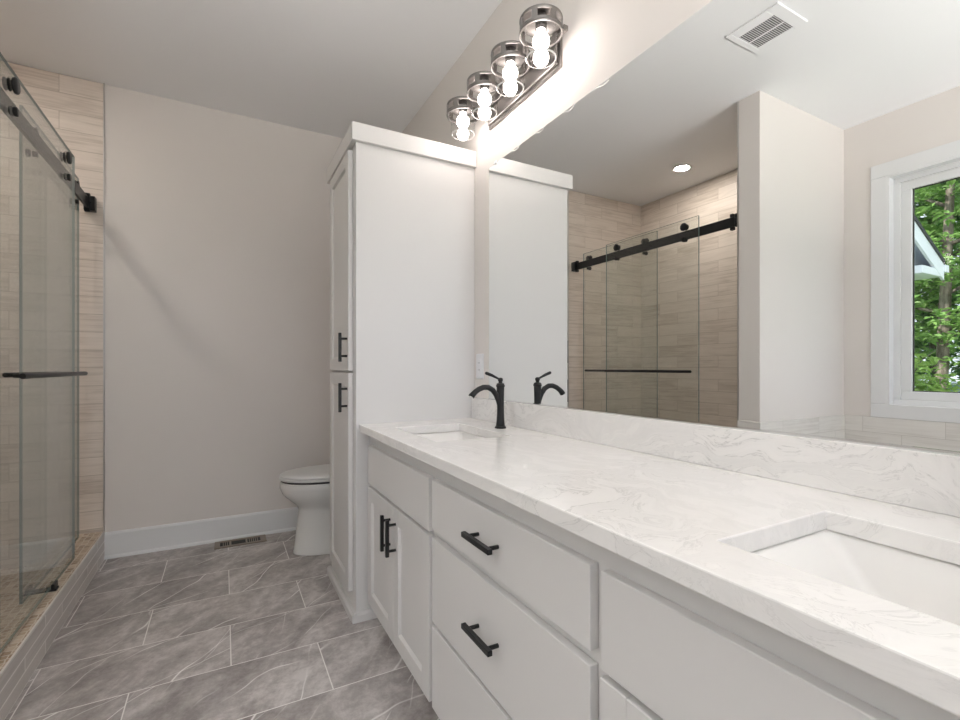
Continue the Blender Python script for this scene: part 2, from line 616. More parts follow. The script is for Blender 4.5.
# shower tile
struct('wall_shower_far', box(B(), XW + 0.04, XT - 0.006, YF - 0.010, YF, 0.03, ZC - 0.004), M['tile_far'])
struct('wall_shower_back', box(B(), XW, XW + 0.041, YP1, YF, 0.03, ZC - 0.004), M['tile_side'])
struct('wall_shower_near', box(B(), XW + 0.04, XT - 0.006, YP1, YP1 + 0.010, 0.03, ZC - 0.004), M['tile_far'])
struct('floor_shower', box(B(), XW + 0.04, XT - 0.15, YP1, YF, 0.0, 0.03), M['mosaic'])
bm = B()
box(bm, XT - 0.007, XT, YF - 0.011, YF, 0.16, ZC)
box(bm, XT - 0.007, XT, YP1, YP1 + 0.011, 0.16, ZC)
struct('trim_tile_edge', bm, M['steel'])
bm = B()
box(bm, XT - 0.145, XT, YP1, YF, 0.0, 0.152)
struct('shower_curb', bm, M['curb'])
bm = B()
box(bm, XT - 0.145, XT - 0.006, YP1, YF, 0.152, 0.160)
struct('shower_curb_top', bm, M['mosaic'])
bm = B()
box(bm, XT - 0.006, XT + 0.001, YP1, YF, 0.152, 0.161)
struct('trim_curb_edge', bm, M['tile_tub_y'])
# tub-surround tile below the window
bm = B()
box(bm, XW, XW + 0.012, YN, YP0, 0.0, 0.778, 0.002)
struct('trim_tub_tile_window_side', bm, M['tile_tub_y'])
bm = B()
box(bm, XW + 0.012, XT, YP0 - 0.012, YP0, 0.0, 0.778, 0.002)
struct('trim_tub_tile_partition', bm, M['tile_tub_x'])
bm = B()
box(bm, XT, XT + 0.012, YP0 - 0.012, YP1 + 0.002, 0.0, 0.778, 0.002)
struct('trim_tub_tile_end', bm, M['tile_tub_y'])


def baseboard(name, x0, x1, y0, y1, face):
    """a 150 mm board with a quarter-round shoe; face is the side that shows"""
    bm = B()
    h, t = 0.150, 0.014
    prof = [(0, 0), (0.024, 0), (0.023, 0.010), (0.018, 0.016), (t, 0.018), (t, h - 0.012), (t - 0.004, h - 0.003), (t - 0.007, h), (0, h)]
    if face == '-Y':
        prism(bm, [(y1 - p[0], p[1]) for p in prof], 'X', x0, x1)
    elif face == '-X':
        prism(bm, [(x1 - p[0], p[1]) for p in prof], 'Y', y0, y1)
    elif face == '+Y':
        prism(bm, [(y0 + p[0], p[1]) for p in prof], 'X', x0, x1)
    struct(name, bm, M['trim'])


baseboard('baseboard_far', XT, XR, YF - 0.02, YF, '-Y')
baseboard('baseboard_right', XR - 0.02, XR, 2.606, YF - 0.025, '-X')
baseboard('baseboard_near', XW + 0.02, XR, YN, YN + 0.02, '+Y')


# windows
def ring_box(bm, ax, a0, a1, u0, u1, v0, v1, w, bev=0.0):
    """a rectangular frame of width w lying across axis ax"""
    def bx(p0, p1, q0, q1):
        if ax == 'X':
            box(bm, a0, a1, p0, p1, q0, q1, bev)
        else:
            box(bm, p0, p1, a0, a1, q0, q1, bev)
    bx(u0, u1, v0, v0 + w)
    bx(u0, u1, v1 - w, v1)
    bx(u0, u0 + w, v0 + w, v1 - w)
    bx(u1 - w, u1, v0 + w, v1 - w)


w1 = bpy.data.objects.new('window_1', None)
C.objects.link(w1)
w1.location = (XW, (WY0 + WY1) / 2, WZ0)
w1['kind'] = 'structure'
bm = B()
ring_box(bm, 'X', XW, XW + 0.016, WY0 - 0.085, WY1 + 0.085, WZ0 - 0.072, WZ1 + 0.088, 0.088, 0.003)
obj('casing', bm, M['trim'], w1)
bm = B()
ring_box(bm, 'X', XW - 0.15, XW + 0.014, WY0 - 0.004, WY1 + 0.004, WZ0 - 0.004, WZ1 + 0.004, 0.018, 0.001)
obj('jamb', bm, M['trim'], w1)
bm = B()
ring_box(bm, 'X', XW - 0.115, XW - 0.045, WY0 + 0.013, WY1 - 0.013, WZ0 + 0.013, WZ1 - 0.013, 0.034, 0.003)
obj('frame', bm, M['trim'], w1)
bm = B()
ring_box(bm, 'X', XW - 0.105, XW - 0.060, WY0 + 0.046, WY1 - 0.046, WZ0 + 0.046, WZ1 - 0.046, 0.054, 0.004)
obj('sash', bm, M['trim'], w1)
bm = B()
ring_box(bm, 'X', XW - 0.088, XW - 0.076, WY0 + 0.099, WY1 - 0.099, WZ0 + 0.099, WZ1 - 0.099, 0.006)
obj('gasket', bm, M['slot'], w1)
bm = B()
box(bm, XW - 0.084, XW - 0.080, WY0 + 0.098, WY1 - 0.098, WZ0 + 0.098, WZ1 - 0.098)
obj('pane', bm, M['window_glass'], w1)
w2 = bpy.data.objects.new('added_fill_window', None)  # added window out of view, admits the rear fill light
C.objects.link(w2)
w2.location = ((NX0 + NX1) / 2, YN, NZ0)
w2['kind'] = 'structure'
bm = B()
ring_box(bm, 'Y', YN, YN + 0.016, NX0 - 0.085, NX1 + 0.085, NZ0 - 0.085, NZ1 + 0.085, 0.088, 0.003)
obj('casing', bm, M['trim'], w2)
bm = B()
ring_box(bm, 'Y', YN - 0.11, YN - 0.05, NX0, NX1, NZ0, NZ1, 0.06, 0.003)
obj('frame', bm, M['trim'], w2)
portal('window_portal', (XW - 0.12, (WY0 + WY1) / 2, (WZ0 + WZ1) / 2), (0, -PI / 2, 0), WZ1 - WZ0, WY1 - WY0)
portal('added_window_portal', ((NX0 + NX1) / 2, YN - 0.12, (NZ0 + NZ1) / 2), (PI / 2, 0, 0), NX1 - NX0, NZ1 - NZ0)
struct('lawn', box(B(), -30, XW - 0.2, -20, 25, -0.5, -0.3), M['grass'])
struct('lawn_rear', box(B(), XW - 0.2, 12, -20, YN - 0.21, -0.5, -0.3), M['grass'])

# ================================================================== VANITY
XD = 0.545     # front faces of doors and drawers
XFR = 0.565    # face frame
ZT = 0.854     # counter top
ZU = ZT - 0.033


def bar_pull(parent, x_face, y0, z0, y1, z1, post=0.15, off=0.032, t=0.0062):
    """square black bar pull along (y, z), standing off a face that looks to -X"""
    bm = B()
    xb = x_face - off
    if abs(y1 - y0) > abs(z1 - z0):
        zc = (z0 + z1) / 2
        box(bm, xb - t, xb + t, y0, y1, zc - t, zc + t, 0.001, 1)
        for f in (post, 1 - post):
            y = y0 + (y1 - y0) * f
            tube(bm, [(x_face - 0.0005, y, zc), (xb, y, zc)], 0.005, 12)
    else:
        yc = (y0 + y1) / 2
        box(bm, xb - t, xb + t, yc - t, yc + t, z0, z1, 0.001, 1)
        for f in (post, 1 - post):
            z = z0 + (z1 - z0) * f
            tube(bm, [(x_face - 0.0005, yc, z), (xb, yc, z)], 0.005, 12)
    o = obj('handle', bm, M['black'], parent)
    o['label'] = 'black square bar pull'
    return o


def shaker(name, parent, xf, xb, y0, y1, z0, z1, stile=0.058, rec=0.009, m='cabinet'):
    """a shaker panel facing -X"""
    bm = B()
    s = stile
    bv = 0.0015
    outer = [(y0, z0), (y1, z0), (y1, z1), (y0, z1)]
    box(bm, xf, xb, y0, y0 + s, z0, z1, bv, 1)
    box(bm, xf, xb, y1 - s, y1, z0, z1, bv, 1)
    box(bm, xf, xb, y0 + s, y1 - s, z0, z0 + s, bv, 1)
    box(bm, xf, xb, y0 + s, y1 - s, z1 - s, z1, bv, 1)
    box(bm, xf + rec, xb, y0 + s - 0.001, y1 - s + 0.001, z0 + s - 0.001, z1 - s + 0.001)
    # small sloped sticking round the panel
    k = 0.007
    for (a0, a1, e) in ((y0 + s, y0 + s + k, 1), (y1 - s, y1 - s - k, -1)):
        prism(bm, [(xf + 0.002, a0), (xf + rec, a1), (xf + rec, a0)], 'Z', z0 + s, z1 - s)
    for (a0, a1) in ((z0 + s, z0 + s + k), (z1 - s, z1 - s - k)):
        prism(bm, [(xf + 0.002, a0), (xf + rec, a1), (xf + rec, a0)], 'Y', y0 + s, y1 - s)
    return obj(name, bm, M[m], parent)


def slab(name, parent, y0, y1, z0, z1):
    bm = B()
    box(bm, XD, XFR, y0, y1, z0, z1, 0.002, 2)
    return obj(name, bm, M['cabinet'], parent)


def carcass(parent, y0, y1):
    bm = B()
    # open-topped box: sides, back, bottom and a face frame, so that a sink can hang inside
    box(bm, XFR + 0.02, XR - 0.001, y0, y0 + 0.018, 0.09, ZU)
    box(bm, XFR + 0.02, XR - 0.001, y1 - 0.018, y1, 0.09, ZU)
    box(bm, XR - 0.012, XR - 0.001, y0 + 0.018, y1 - 0.018, 0.09, ZU)
    box(bm, XFR + 0.02, XR - 0.012, y0 + 0.018, y1 - 0.018, 0.09, 0.108)
    box(bm, XFR, XFR + 0.02, y0, y1, 0.09, ZU)
    obj('body', bm, M['cabinet'], parent)
    bm = B()
    box(bm, XFR + 0.055, XFR + 0.073, y0, y1, 0.0, 0.09)
    obj('toe_kick', bm, M['kick'], parent)


def sink_base(label, y0, y1, fy0, fy1, near):
    t = thing('sink_base_cabinet', label, 'cabinet', (0.83, (y0 + y1) / 2, 0), 'white sink cabinets under the counter')
    carcass(t, y0, y1)
    slab('false_front', t, fy0, fy1, 0.605, 0.768)
    mid = (fy0 + fy1) / 2
    for s, (a, c) in enumerate(((fy0 - 0.002, mid - 0.0015), (mid + 0.0015, fy1 + 0.002))):
        d = shaker('door', t, XD, XFR - 0.001, a, c, 0.09, 0.592)
        yh = c - 0.030 if s == 0 else a + 0.030
        bar_pull(d, XD, yh, 0.424, yh, 0.556)
    return t


sink_base('white sink cabinet with paired doors beside the tall cabinet', 1.316, 2.056, 1.3275, 2.014, False)
sink_base('white sink cabinet at the near end of the counter', -0.168, 0.601, -0.153, 0.587, True)
t = thing('drawer_cabinet', 'white cabinet with a stack of three drawers between the sink cabinets', 'cabinet', (0.83, 0.9585, 0))
carcass(t, 0.601, 1.316)
for z0, z1, hz in ((0.621, 0.768, 0.697), (0.346, 0.596, 0.474), (0.09, 0.333, 0.205)):
    d = slab('drawer', t, 0.613, 1.304, z0, z1)
    bar_pull(d, XD, 0.897, hz, 1.030, hz)

# counter with two rectangular cut-outs
CX0, CX1 = 0.519, XR - 0.001
CY0, CY1 = -0.19, 2.0565
SX0, SX1 = 0.625, 0.918
SINKS = [(1.4515, 1.880), (0.003, 0.4325)]


def slab_with_holes(xs, ys, holes, z0, z1):
    bm = B()
    def inhole(i, j):
        xc, yc = (xs[i] + xs[i + 1]) / 2, (ys[j] + ys[j + 1]) / 2
        return any(h[0] < xc < h[1] and h[2] < yc < h[3] for h in holes)
    vt = {}
    def V(i, j, z):
        key = (i, j, z)
        if key not in vt:
            vt[key] = bm.verts.new((xs[i], ys[j], z))
        return vt[key]
    nx, ny = len(xs) - 1, len(ys) - 1
    solid = {(i, j) for i in range(nx) for j in range(ny) if not inhole(i, j)}
    for i, j in solid:
        bm.faces.new((V(i, j, z1), V(i + 1, j, z1), V(i + 1, j + 1, z1), V(i, j + 1, z1)))
        bm.faces.new((V(i, j, z0), V(i, j + 1, z0), V(i + 1, j + 1, z0), V(i + 1, j, z0)))
        for di, dj, a, b in ((-1, 0, (i, j + 1), (i, j)), (1, 0, (i + 1, j), (i + 1, j + 1)), (0, -1, (i, j), (i + 1, j)), (0, 1, (i + 1, j + 1), (i, j + 1))):
            if (i + di, j + dj) not in solid:
                bm.faces.new((V(*a, z0), V(*b, z0), V(*b, z1), V(*a, z1)))
    bmesh.ops.recalc_face_normals(bm, faces=bm.faces)
    es = [e for e in bm.edges if len(e.link_faces) == 2 and e.calc_face_angle(0) > 1.0]
    bmesh.ops.bevel(bm, geom=es, offset=0.0025, segments=2, profile=0.5, affect='EDGES')
    return bm


holes = [(SX0, SX1, a, b) for a, b in SINKS]
bm = slab_with_holes([CX0, SX0, SX1, CX1], [CY0, SINKS[1][0], SINKS[1][1], SINKS[0][0], SINKS[0][1], CY1], holes, ZU, ZT)
tag(obj('countertop', bm, M['quartz']), 'long white counter slab with grey veins and two sink openings', 'countertop')
bm = B()
box(bm, XR - 0.021, XR - 0.001, CY0, CY1, ZT, 0.955, 0.002)
tag(obj('backsplash', bm, M['quartz']), 'low grey-veined splash strip standing behind the counter under the mirror', 'backsplash')


def make_sink(label, y0, y1):
    t = thing('undermount_sink', label, 'sink', ((SX0 + SX1) / 2, (y0 + y1) / 2, ZU - 0.15), 'white sinks set into the counter')
    e = 0.006
    zr = ZU - 0.0005
    def loop(x0, x1, a, c, z, r, n=5):
        pts = []
        for (cx, cy, st) in ((x1 - r, c - r, 0), (x0 + r, c - r, 90), (x0 + r, a + r, 180), (x1 - r, a + r, 270)):
            for k in range(n + 1):
                g = math.radians(st + 90 * k / n)
                pts.append((cx + r * math.cos(g), cy + r * math.sin(g), z))
        return pts
    x0, x1 = SX0 - e, SX1 + e
    a, c = y0 - e, y1 + e
    ins = lambda dx, dy, z, r: loop(x0 + dx, x1 - dx, a + dy, c - dy, z, r)
    sect = [loop(x0 - 0.02, x1 + 0.02, a - 0.02, c + 0.02, zr, 0.03),
            ins(0.000, 0.000, zr, 0.022), ins(0.004, 0.006, zr - 0.006, 0.024),
            ins(0.012, 0.030, zr - 0.035, 0.026), ins(0.022, 0.070, zr - 0.085, 0.03), ins(0.032, 0.104, zr - 0.122, 0.03),
            ins(0.045, 0.120, zr - 0.132, 0.03), ins(0.09, 0.17, zr - 0.136, 0.03), ins(0.125, 0.195, zr - 0.137, 0.012)]
    under = [ins(0.09, 0.17, zr - 0.150, 0.03), ins(0.030, 0.110, zr - 0.146, 0.03), ins(0.010, 0.064, zr - 0.090, 0.03), ins(-0.006, -0.004, zr - 0.012, 0.03),
             loop(x0 - 0.02, x1 + 0.02, a - 0.02, c + 0.02, zr - 0.012, 0.03)]
    bm = B()
    rings = [[bm.verts.new(p) for p in s] for s in sect + under[::1]]
    n = len(rings[0])
    def br(r, s):
        for k in range(n):
            f = bm.faces.new((r[k], r[(k + 1) % n], s[(k + 1) % n], s[k]))
            f.smooth = True
    ns = len(sect)
    for r, s in zip(rings[:ns], rings[1:ns]):
        br(r, s)
    for r, s in zip(rings[ns:], rings[ns + 1:]):
        br(r, s)
    br(rings[ns - 1], rings[ns])
    br(rings[-1], rings[0])
    obj('basin', bm, M['sink'], t)
    bm = B()
    xc, yc = (SX0 + SX1) / 2, (y0 + y1) / 2
    zb = zr - 0.138
    lathe(bm, [(0.0, 0.004), (0.020, 0.004), (0.023, 0.0015), (0.023, -0.004), (0.0, -0.004)], (xc, yc, zb), 28)
    obj('drain', bm, M['black'], t)
    return t


make_sink('white rectangular sink nearest the tall cabinet', *SINKS[0])
make_sink('white rectangular sink in the foreground of the counter', *SINKS[1])


def make_faucet(label, y):
    x = 0.995
    t = thing('faucet', label, 'faucet', (x, y, ZT), 'black faucets behind the sinks')
    bm = B()
    lathe(bm, [(0, 0.0), (0.0240, 0.0), (0.0240, 0.004), (0.0215, 0.007), (0.0195, 0.010), (0.0, 0.010)], (x, y, ZT), 32)
    obj('base', bm, M['black'], t)
    bm = B()
    lathe(bm, [(0, 0.009), (0.0190, 0.009), (0.0172, 0.02), (0.0152, 0.05), (0.0142, 0.085), (0.0146, 0.12), (0.0158, 0.16), (0.0160, 0.168),
               (0.0185, 0.170), (0.0185, 0.175), (0.0165, 0.177), (0.0165, 0.181), (0.012, 0.184), (0.0, 0.184)], (x, y, ZT), 32)
    obj('body', bm, M['black'], t)
    P = [(0.998, 0.905), (0.994, 0.935), (0.986, 0.965), (0.975, 0.990), (0.958, 1.011), (0.937, 1.022), (0.915, 1.0225), (0.894, 1.015), (0.876, 1.003), (0.865, 0.993), (0.860, 0.986)]
    R = [0.0095, 0.0105, 0.0110, 0.0112, 0.0112, 0.0110, 0.0108, 0.0108, 0.0110, 0.0120, 0.0128]
    bm = B()
    tube(bm, [(px, y, pz) for px, pz in P], R, 18)
    obj('spout', bm, M['black'], t)
    bm = B()
    lathe(bm, [(0, 0.183), (0.0085, 0.183), (0.0078, 0.190), (0.0105, 0.195), (0.0105, 0.202), (0.006, 0.206), (0, 0.207)], (x, y, ZT), 24)
    tube(bm, [(x - 0.002, y, ZT + 0.199), (x - 0.018, y, ZT + 0.206), (x - 0.040, y, ZT + 0.216), (x - 0.066, y, ZT + 0.225), (x - 0.070, y, ZT + 0.2262)],
         [0.0048, 0.0045, 0.0062, 0.0068, 0.005], 14)
    obj('lever', bm, M['black'], t)
    bm = B()
    tube(bm, [(0.8602, y, 0.9865), (0.8585, y, 0.9835)], [0.0105, 0.0105], 18)
    o = obj('aerator', bm, M['chrome'], t)
    return t


make_faucet('black arched faucet beside the tall white cabinet', 1.655)
make_faucet('black arched faucet behind the foreground sink', 0.217)

# mirror
XM = 1.0875
t = thing('wall_mirror', 'large frameless mirror on the wall above the counter', 'mirror', (XR, 0.86, 0.960))
bm = B()
box(bm, XM - 0.0, XR - 0.0005, -0.19, 1.913, 0.9605, 2.032)
obj('mirror_glass', bm, M['mirror'], t)
bm = B()
box(bm, XM - 0.0025, XR - 0.0005, -0.19, 1.913, 0.9555, 0.9605)
o = obj('bottom_channel', bm, M['chrome'], t)
for y in (1.852, 0.2):
    bm = B()
    box(bm, XM - 0.004, XR - 0.0002, y - 0.009, y + 0.009, 2.028, 2.041, 0.001, 1)
    obj('clip', bm, M['plastic'], t)

# outlet
t = thing('wall_outlet', 'white outlet plate on the wall strip between tall cabinet and mirror', 'outlet', (XR, 2.0, 1.045))
bm = B()
box(bm, XR - 0.006, XR - 0.0003, 1.965, 2.035, 1.047, 1.168, 0.003)
obj('plate', bm, M['plastic'], t)
bm = B()
box(bm, XR - 0.009, XR - 0.005, 1.984, 2.016, 1.073, 1.142, 0.001, 1)
s = obj('socket', bm, M['plastic'], t)
for zc in (1.090, 1.124):
    for yc in (1.9938, 2.0052):
        bm = B()
        box(bm, XR - 0.0093, XR - 0.0088, yc - 0.0008, yc + 0.0008, zc - 0.004, zc + 0.004)
        obj('slot', bm, M['slot'], s)

# ================================================================== TALL CABINET
TX, TY0, TY1 = 0.505, 2.058, 2.585
t = thing('tall_cabinet', 'tall white linen cabinet reaching up beside the mirror', 'cabinet', (0.8, 2.32, 0))
bm = B()
box(bm, TX, XR - 0.001, TY0, TY1, 0.0, 2.085, 0.0015, 1)
obj('body', bm, M['cabinet'], t)
bm = B()
box(bm, TX - 0.021, XR - 0.001, TY0 - 0.020, TY1 + 0.020, 2.083, 2.161, 0.002, 1)
obj('crown', bm, M['cabinet'], t)
bm = B()
pr = [(0, 0), (0, 0.030), (0.008, 0.038), (0.021, 0.041)]
prism(bm, [(TX - 0.020, 0), (TX - 0.020, 0.030), (TX - 0.012, 0.040), (TX - 0.0002, 0.040), (TX - 0.0002, 0)], 'Y', TY0 - 0.020, TY1 + 0.020)
prism(bm, [(TY0 - 0.020, 0), (TY0 - 0.020, 0.030), (TY0 - 0.012, 0.040), (TY0 - 0.0002, 0.040), (TY0 - 0.0002, 0)], 'X', TX - 0.0002, 0.60)
obj('base_moulding', bm, M['cabinet'], t)
d = shaker('door', t, 0.484, TX - 0.001, 2.110, 2.525, 1.087, 2.067)
bar_pull(d, 0.484, 2.131, 1.127, 2.131, 1.256, post=0.20)
d = shaker('door', t, 0.484, TX - 0.001, 2.110, 2.525, 0.109, 1.077)
bar_pull(d, 0.484, 2.131, 0.904, 2.131, 1.033, post=0.20)

# ================================================================== VANITY LIGHT
LX = 0.965
LY = [1.333, 1.532, 1.735, 1.938]
t = thing('vanity_light', 'four-lamp wall light with glass jar shades above the mirror', 'wall light', (XR, 1.635, 2.25))
bm = B()
box(bm, XR - 0.012, XR - 0.0005, 1.370, 1.902, 2.201, 2.314, 0.003, 1)
box(bm, XR - 0.024, XR - 0.011, 1.382, 1.890, 2.213, 2.302, 0.004, 2)
obj('backplate', bm, M['nickel'], t)
bm = B()
box(bm, 1.040, 1.060, 1.302, 1.960, 2.281, 2.299, 0.001, 1)
for y in (1.50, 1.77):
    tube(bm, [(1.058, y, 2.29), (XR - 0.02, y, 2.29)], 0.007, 12)
obj('bar', bm, M['nickel'], t)
for y in LY:
    bm = B()
    c = (LX, y, 0)
    zb = 2.254
    # openwork band: two hoops joined by uprights under a conical lid
    lathe(bm, [(0.0740, zb + 0.041), (0.0755, zb + 0.045), (0.0745, zb + 0.051), (0.066, zb + 0.056), (0.042, zb + 0.067), (0.020, zb + 0.075), (0.010, zb + 0.082), (0.0, zb + 0.083),
               (0.0, zb + 0.072), (0.040, zb + 0.062), (0.064, zb + 0.051), (0.070, zb + 0.041)], c, 40, closed=True)
    lathe(bm, [(0.0745, zb + 0.006), (0.0745, zb + 0.014), (0.0700, zb + 0.014), (0.0700, zb + 0.006)], c, 40, smooth=False, closed=True)
    for k in range(7):
        a = 2 * PI * k / 7 + 0.2
        v = Matrix.Rotation(a, 3, 'Z')
        tmp = B()
        box(tmp, 0.0695, 0.0745, -0.010, 0.010, zb + 0.013, zb + 0.042)
        for vv in tmp.verts:
            p = v @ vv.co
            vv.co = (p.x + c[0], p.y + c[1], p.z)
        me = bpy.data.meshes.new('tmp')
        tmp.to_mesh(me)
        tmp.free()
        bm.from_mesh(me)
        bpy.data.meshes.remove(me)
    cap = obj('lamp_cap', bm, M['nickel'], t)
    bm = B()
    lathe(bm, [(0.0690, zb - 0.001), (0.0745, zb - 0.002), (0.0765, zb + 0.002), (0.0745, zb + 0.0065), (0.0690, zb + 0.0065)], c, 40, closed=True)
    o = obj('cap_ring', bm, M['nickel'], cap)
    o['label'] = 'pale rounded ring under the cap'
    bm = B()
    tube(bm, [(LX + 0.006, y, zb + 0.079), (1.000, y, zb + 0.088), (1.036, y, zb + 0.078), (1.050, y, 2.299)], 0.007, 12)
    obj('arm', bm, M['nickel'], cap)
    bm = B()
    lathe(bm, [(0.0, zb + 0.074), (0.020, zb + 0.070), (0.020, zb + 0.030), (0.019, zb + 0.016), (0.0, zb + 0.016)], c, 24)
    obj('socket', bm, M['bronze'], cap)
    # glass jar: a thin wall with a rounded foot
    bm = B()
    zg = 2.168
    lathe(bm, [(0.0555, zb + 0.030), (0.0555, zg + 0.014), (0.052, zg + 0.004), (0.0465, zg)], c, 40)
    for f in [f for f in bm.faces if len(f.verts) > 4]:
        bm.faces.remove(f)
    obj('glass_shade', bm, M['jar_glass'], cap, recalc=True)
    bm = B()
    lathe(bm, [(0.0525, zg + 0.003), (0.0535, zg + 0.0035), (0.0505, zg - 0.0005), (0.0490, zg + 0.0005)], c, 40, closed=True)
    obj('jar_rim', bm, M['jar_rim'], cap)
    # lit bulb; the lower lobe stands in for its reflection in the jar
    bm = B()
    prof = [(0.0, -0.086)]
    for k in range(1, 8):
        a = PI * k / 8 * 0.9
        prof.append((0.027 * math.sin(a) ** 0.85, -0.058 - 0.028 * math.cos(a)))
    prof += [(0.0105, -0.031)]
    for k in range(2, 8):
        a = PI * k / 8
        prof.append((0.0295 * math.sin(a), -0.002 - 0.030 * math.cos(a)))
    prof += [(0.0150, 0.034), (0.0140, 0.042), (0.0, 0.042)]
    lathe(bm, prof, (LX, y, zb - 0.022), 24)
    obj('bulb', bm, M['bulb'], cap)

# its twin over the near sink
t['label'] = 'four-lamp wall light with glass jar shades beside the tall cabinet'
t2 = copy_tree(t)
t2.location.y -= 1.438
t2['label'] = 'four-lamp wall light above the foreground sink'
t['group'] = t2['group'] = 'wall lights above the mirror'

# ================================================================== SHOWER DOOR
XB, XA, XRAIL = -0.6435, -0.700, -0.672
t = thing('shower_rail', 'black shower door rail running across the shower opening', 'rail', (XRAIL, 2.6, 2.0))
bm = B()
box(bm, XRAIL - 0.0065, XRAIL + 0.0065, YP1 + 0.012, YF - 0.012, 1.995, 2.058, 0.002, 1)
obj('track', bm, M['black'], t)
for y0, y1, yy in ((YP1 + 0.0105, YP1 + 0.028, YP1 + 0.04), (YF - 0.028, YF - 0.0105, YF - 0.045)):
    bm = B()
    box(bm, XRAIL - 0.016, XRAIL + 0.034, min(y0, yy - 0.012), max(y1, yy + 0.012), 1.985, 2.066, 0.002, 1)
    lathe(bm, [(0, -0.017), (0.013, -0.017), (0.013, 0.017), (0, 0.017)], (XRAIL, yy, 2.027), 20, ax='X')
    obj('bracket', bm, M['black'], t)
for y in (3.372, 1.87):
    for z0, z1 in ((2.057, 2.078), (1.975, 1.996)):
        bm = B()
        box(bm, XRAIL - 0.013, XRAIL + 0.013, y - 0.011, y + 0.011, z0, z1, 0.002, 1)
        obj('stop', bm, M['black'], t)


def glass_door(label, xg, y0, y1, side, zbot, ztop, ys, hy0, hy1, off=0.052):
    t = thing('sliding_glass_door', label, 'shower door', (xg, (y0 + y1) / 2, zbot), 'sliding glass shower doors')
    bm = B()
    box(bm, xg - 0.005, xg + 0.005, y0, y1, zbot, ztop)
    for f in bm.faces:
        f.normal_update()
        f.material_index = 0 if abs(f.normal.x) > 0.9 else 1
    obj('glass_panel', bm, [M['shower_glass'], M['glass_edge']], t)
    for y in ys:
        bm = B()
        for (z, r, ln) in ((2.078, 0.0275, 0.030), (1.988, 0.016, 0.026)):
            # the disc on the outer face and the wheel on the rail side
            x1 = xg + side * 0.005
            h0, h1 = sorted((side * 0.0, side * 0.011))
            lathe(bm, [(0, h0), (r * 0.92, h0), (r, h0 + 0.002), (r, h1 - 0.003), (r * 0.9, h1), (0, h1)], (x1, y, z), 28, ax='X')
            x2 = xg - side * 0.005
            h0, h1 = sorted((0.0, -side * 0.0138))
            lathe(bm, [(0, h0), (r * 0.78, h0), (r * 0.78, h0 + 0.003), (r * 0.7, h0 + 0.005), (r * 0.7, h1 - 0.004), (r * 0.78, h1 - 0.002), (r * 0.78, h1), (0, h1)], (x2, y, z), 28, ax='X')
        obj('roller', bm, M['black'], t)
    bm = B()
    zb = 1.073
    xh = xg + side * off
    tube(bm, [(xh, hy0, zb), (xh, hy0 + 0.004, zb), (xh, hy1 - 0.004, zb), (xh, hy1, zb)], [0.0085, 0.0098, 0.0098, 0.0085], 18)
    for y in (hy0 + 0.09, hy1 - 0.09):
        tube(bm, [(xg + side * 0.0052, y, zb), (xh, y, zb)], 0.0075, 14)
    o = obj('towel_bar', bm, M['black'], t)
    return t


glass_door('front sliding glass shower door with black towel bar on the room side', XB, 2.091, 2.966, 1, 0.172, 2.128, (2.845, 2.204), 2.114, 2.935)
glass_door('rear sliding glass shower door inside the rail, nearer the far wall', XA, 2.488, 3.316, -1, 0.172, 2.133, (3.243, 2.604), 2.456, 3.335, 0.036)
t = thing('door_guide', 'small black door guide on the shower curb', 'guide', (XRAIL, 2.62, 0.160))
bm = B()
box(bm, XRAIL - 0.052, XRAIL + 0.052, 2.60, 2.64, 0.160, 0.167, 0.001, 1)
obj('base', bm, M['black'], t)
for x in (XB + 0.0065, XA - 0.0065):
    bm = B()
    s = 1 if x > XRAIL else -1
    box(bm, min(x, x + s * 0.012), max(x, x + s * 0.012), 2.595, 2.645, 0.1665, 0.190, 0.002, 1)
    obj('block', bm, M['black'], t)

# ================================================================== TOILET
t = thing('toilet', 'white toilet standing behind the tall cabinet', 'toilet', (0.66, 2.985, 0))
TC = 2.985


def egg(xf, xb, hw, z, n=36, pw=2.3):
    """outline in plan: rounded nose at xf (towards -X), squarer back at xb"""
    pts = []
    xm = xf + (xb - xf) * 0.52
    for k in range(n):
        a = 2 * PI * k / n
        ca, sa = math.cos(a), math.sin(a)
        if ca < 0:
            x = xm + (xm - xf) * ca
            y = hw * abs(sa) ** 1.0 * (1 if sa > 0 else -1)
        else:
            x = xm + (xb - xm) * abs(ca) ** (2 / 3.2)
            y = hw * abs(sa) ** (2 / 2.4) * (1 if sa > 0 else -1)
        pts.append((x, TC + y, z))
    return pts


def loft(bm, sections, cap0=True, cap1=True, smooth=True):
    rings = [[bm.verts.new(p) for p in s] for s in sections]
    n = len(rings[0])
    for r, s in zip(rings, rings[1:]):
        for k in range(n):
            f = bm.faces.new((r[k], r[(k + 1) % n], s[(k + 1) % n], s[k]))
            f.smooth = smooth
    if cap0:
        bm.faces.new(rings[0][::-1])
    if cap1:
        bm.faces.new(rings[-1])
    bmesh.ops.recalc_face_normals(bm, faces=bm.faces)
    return bm


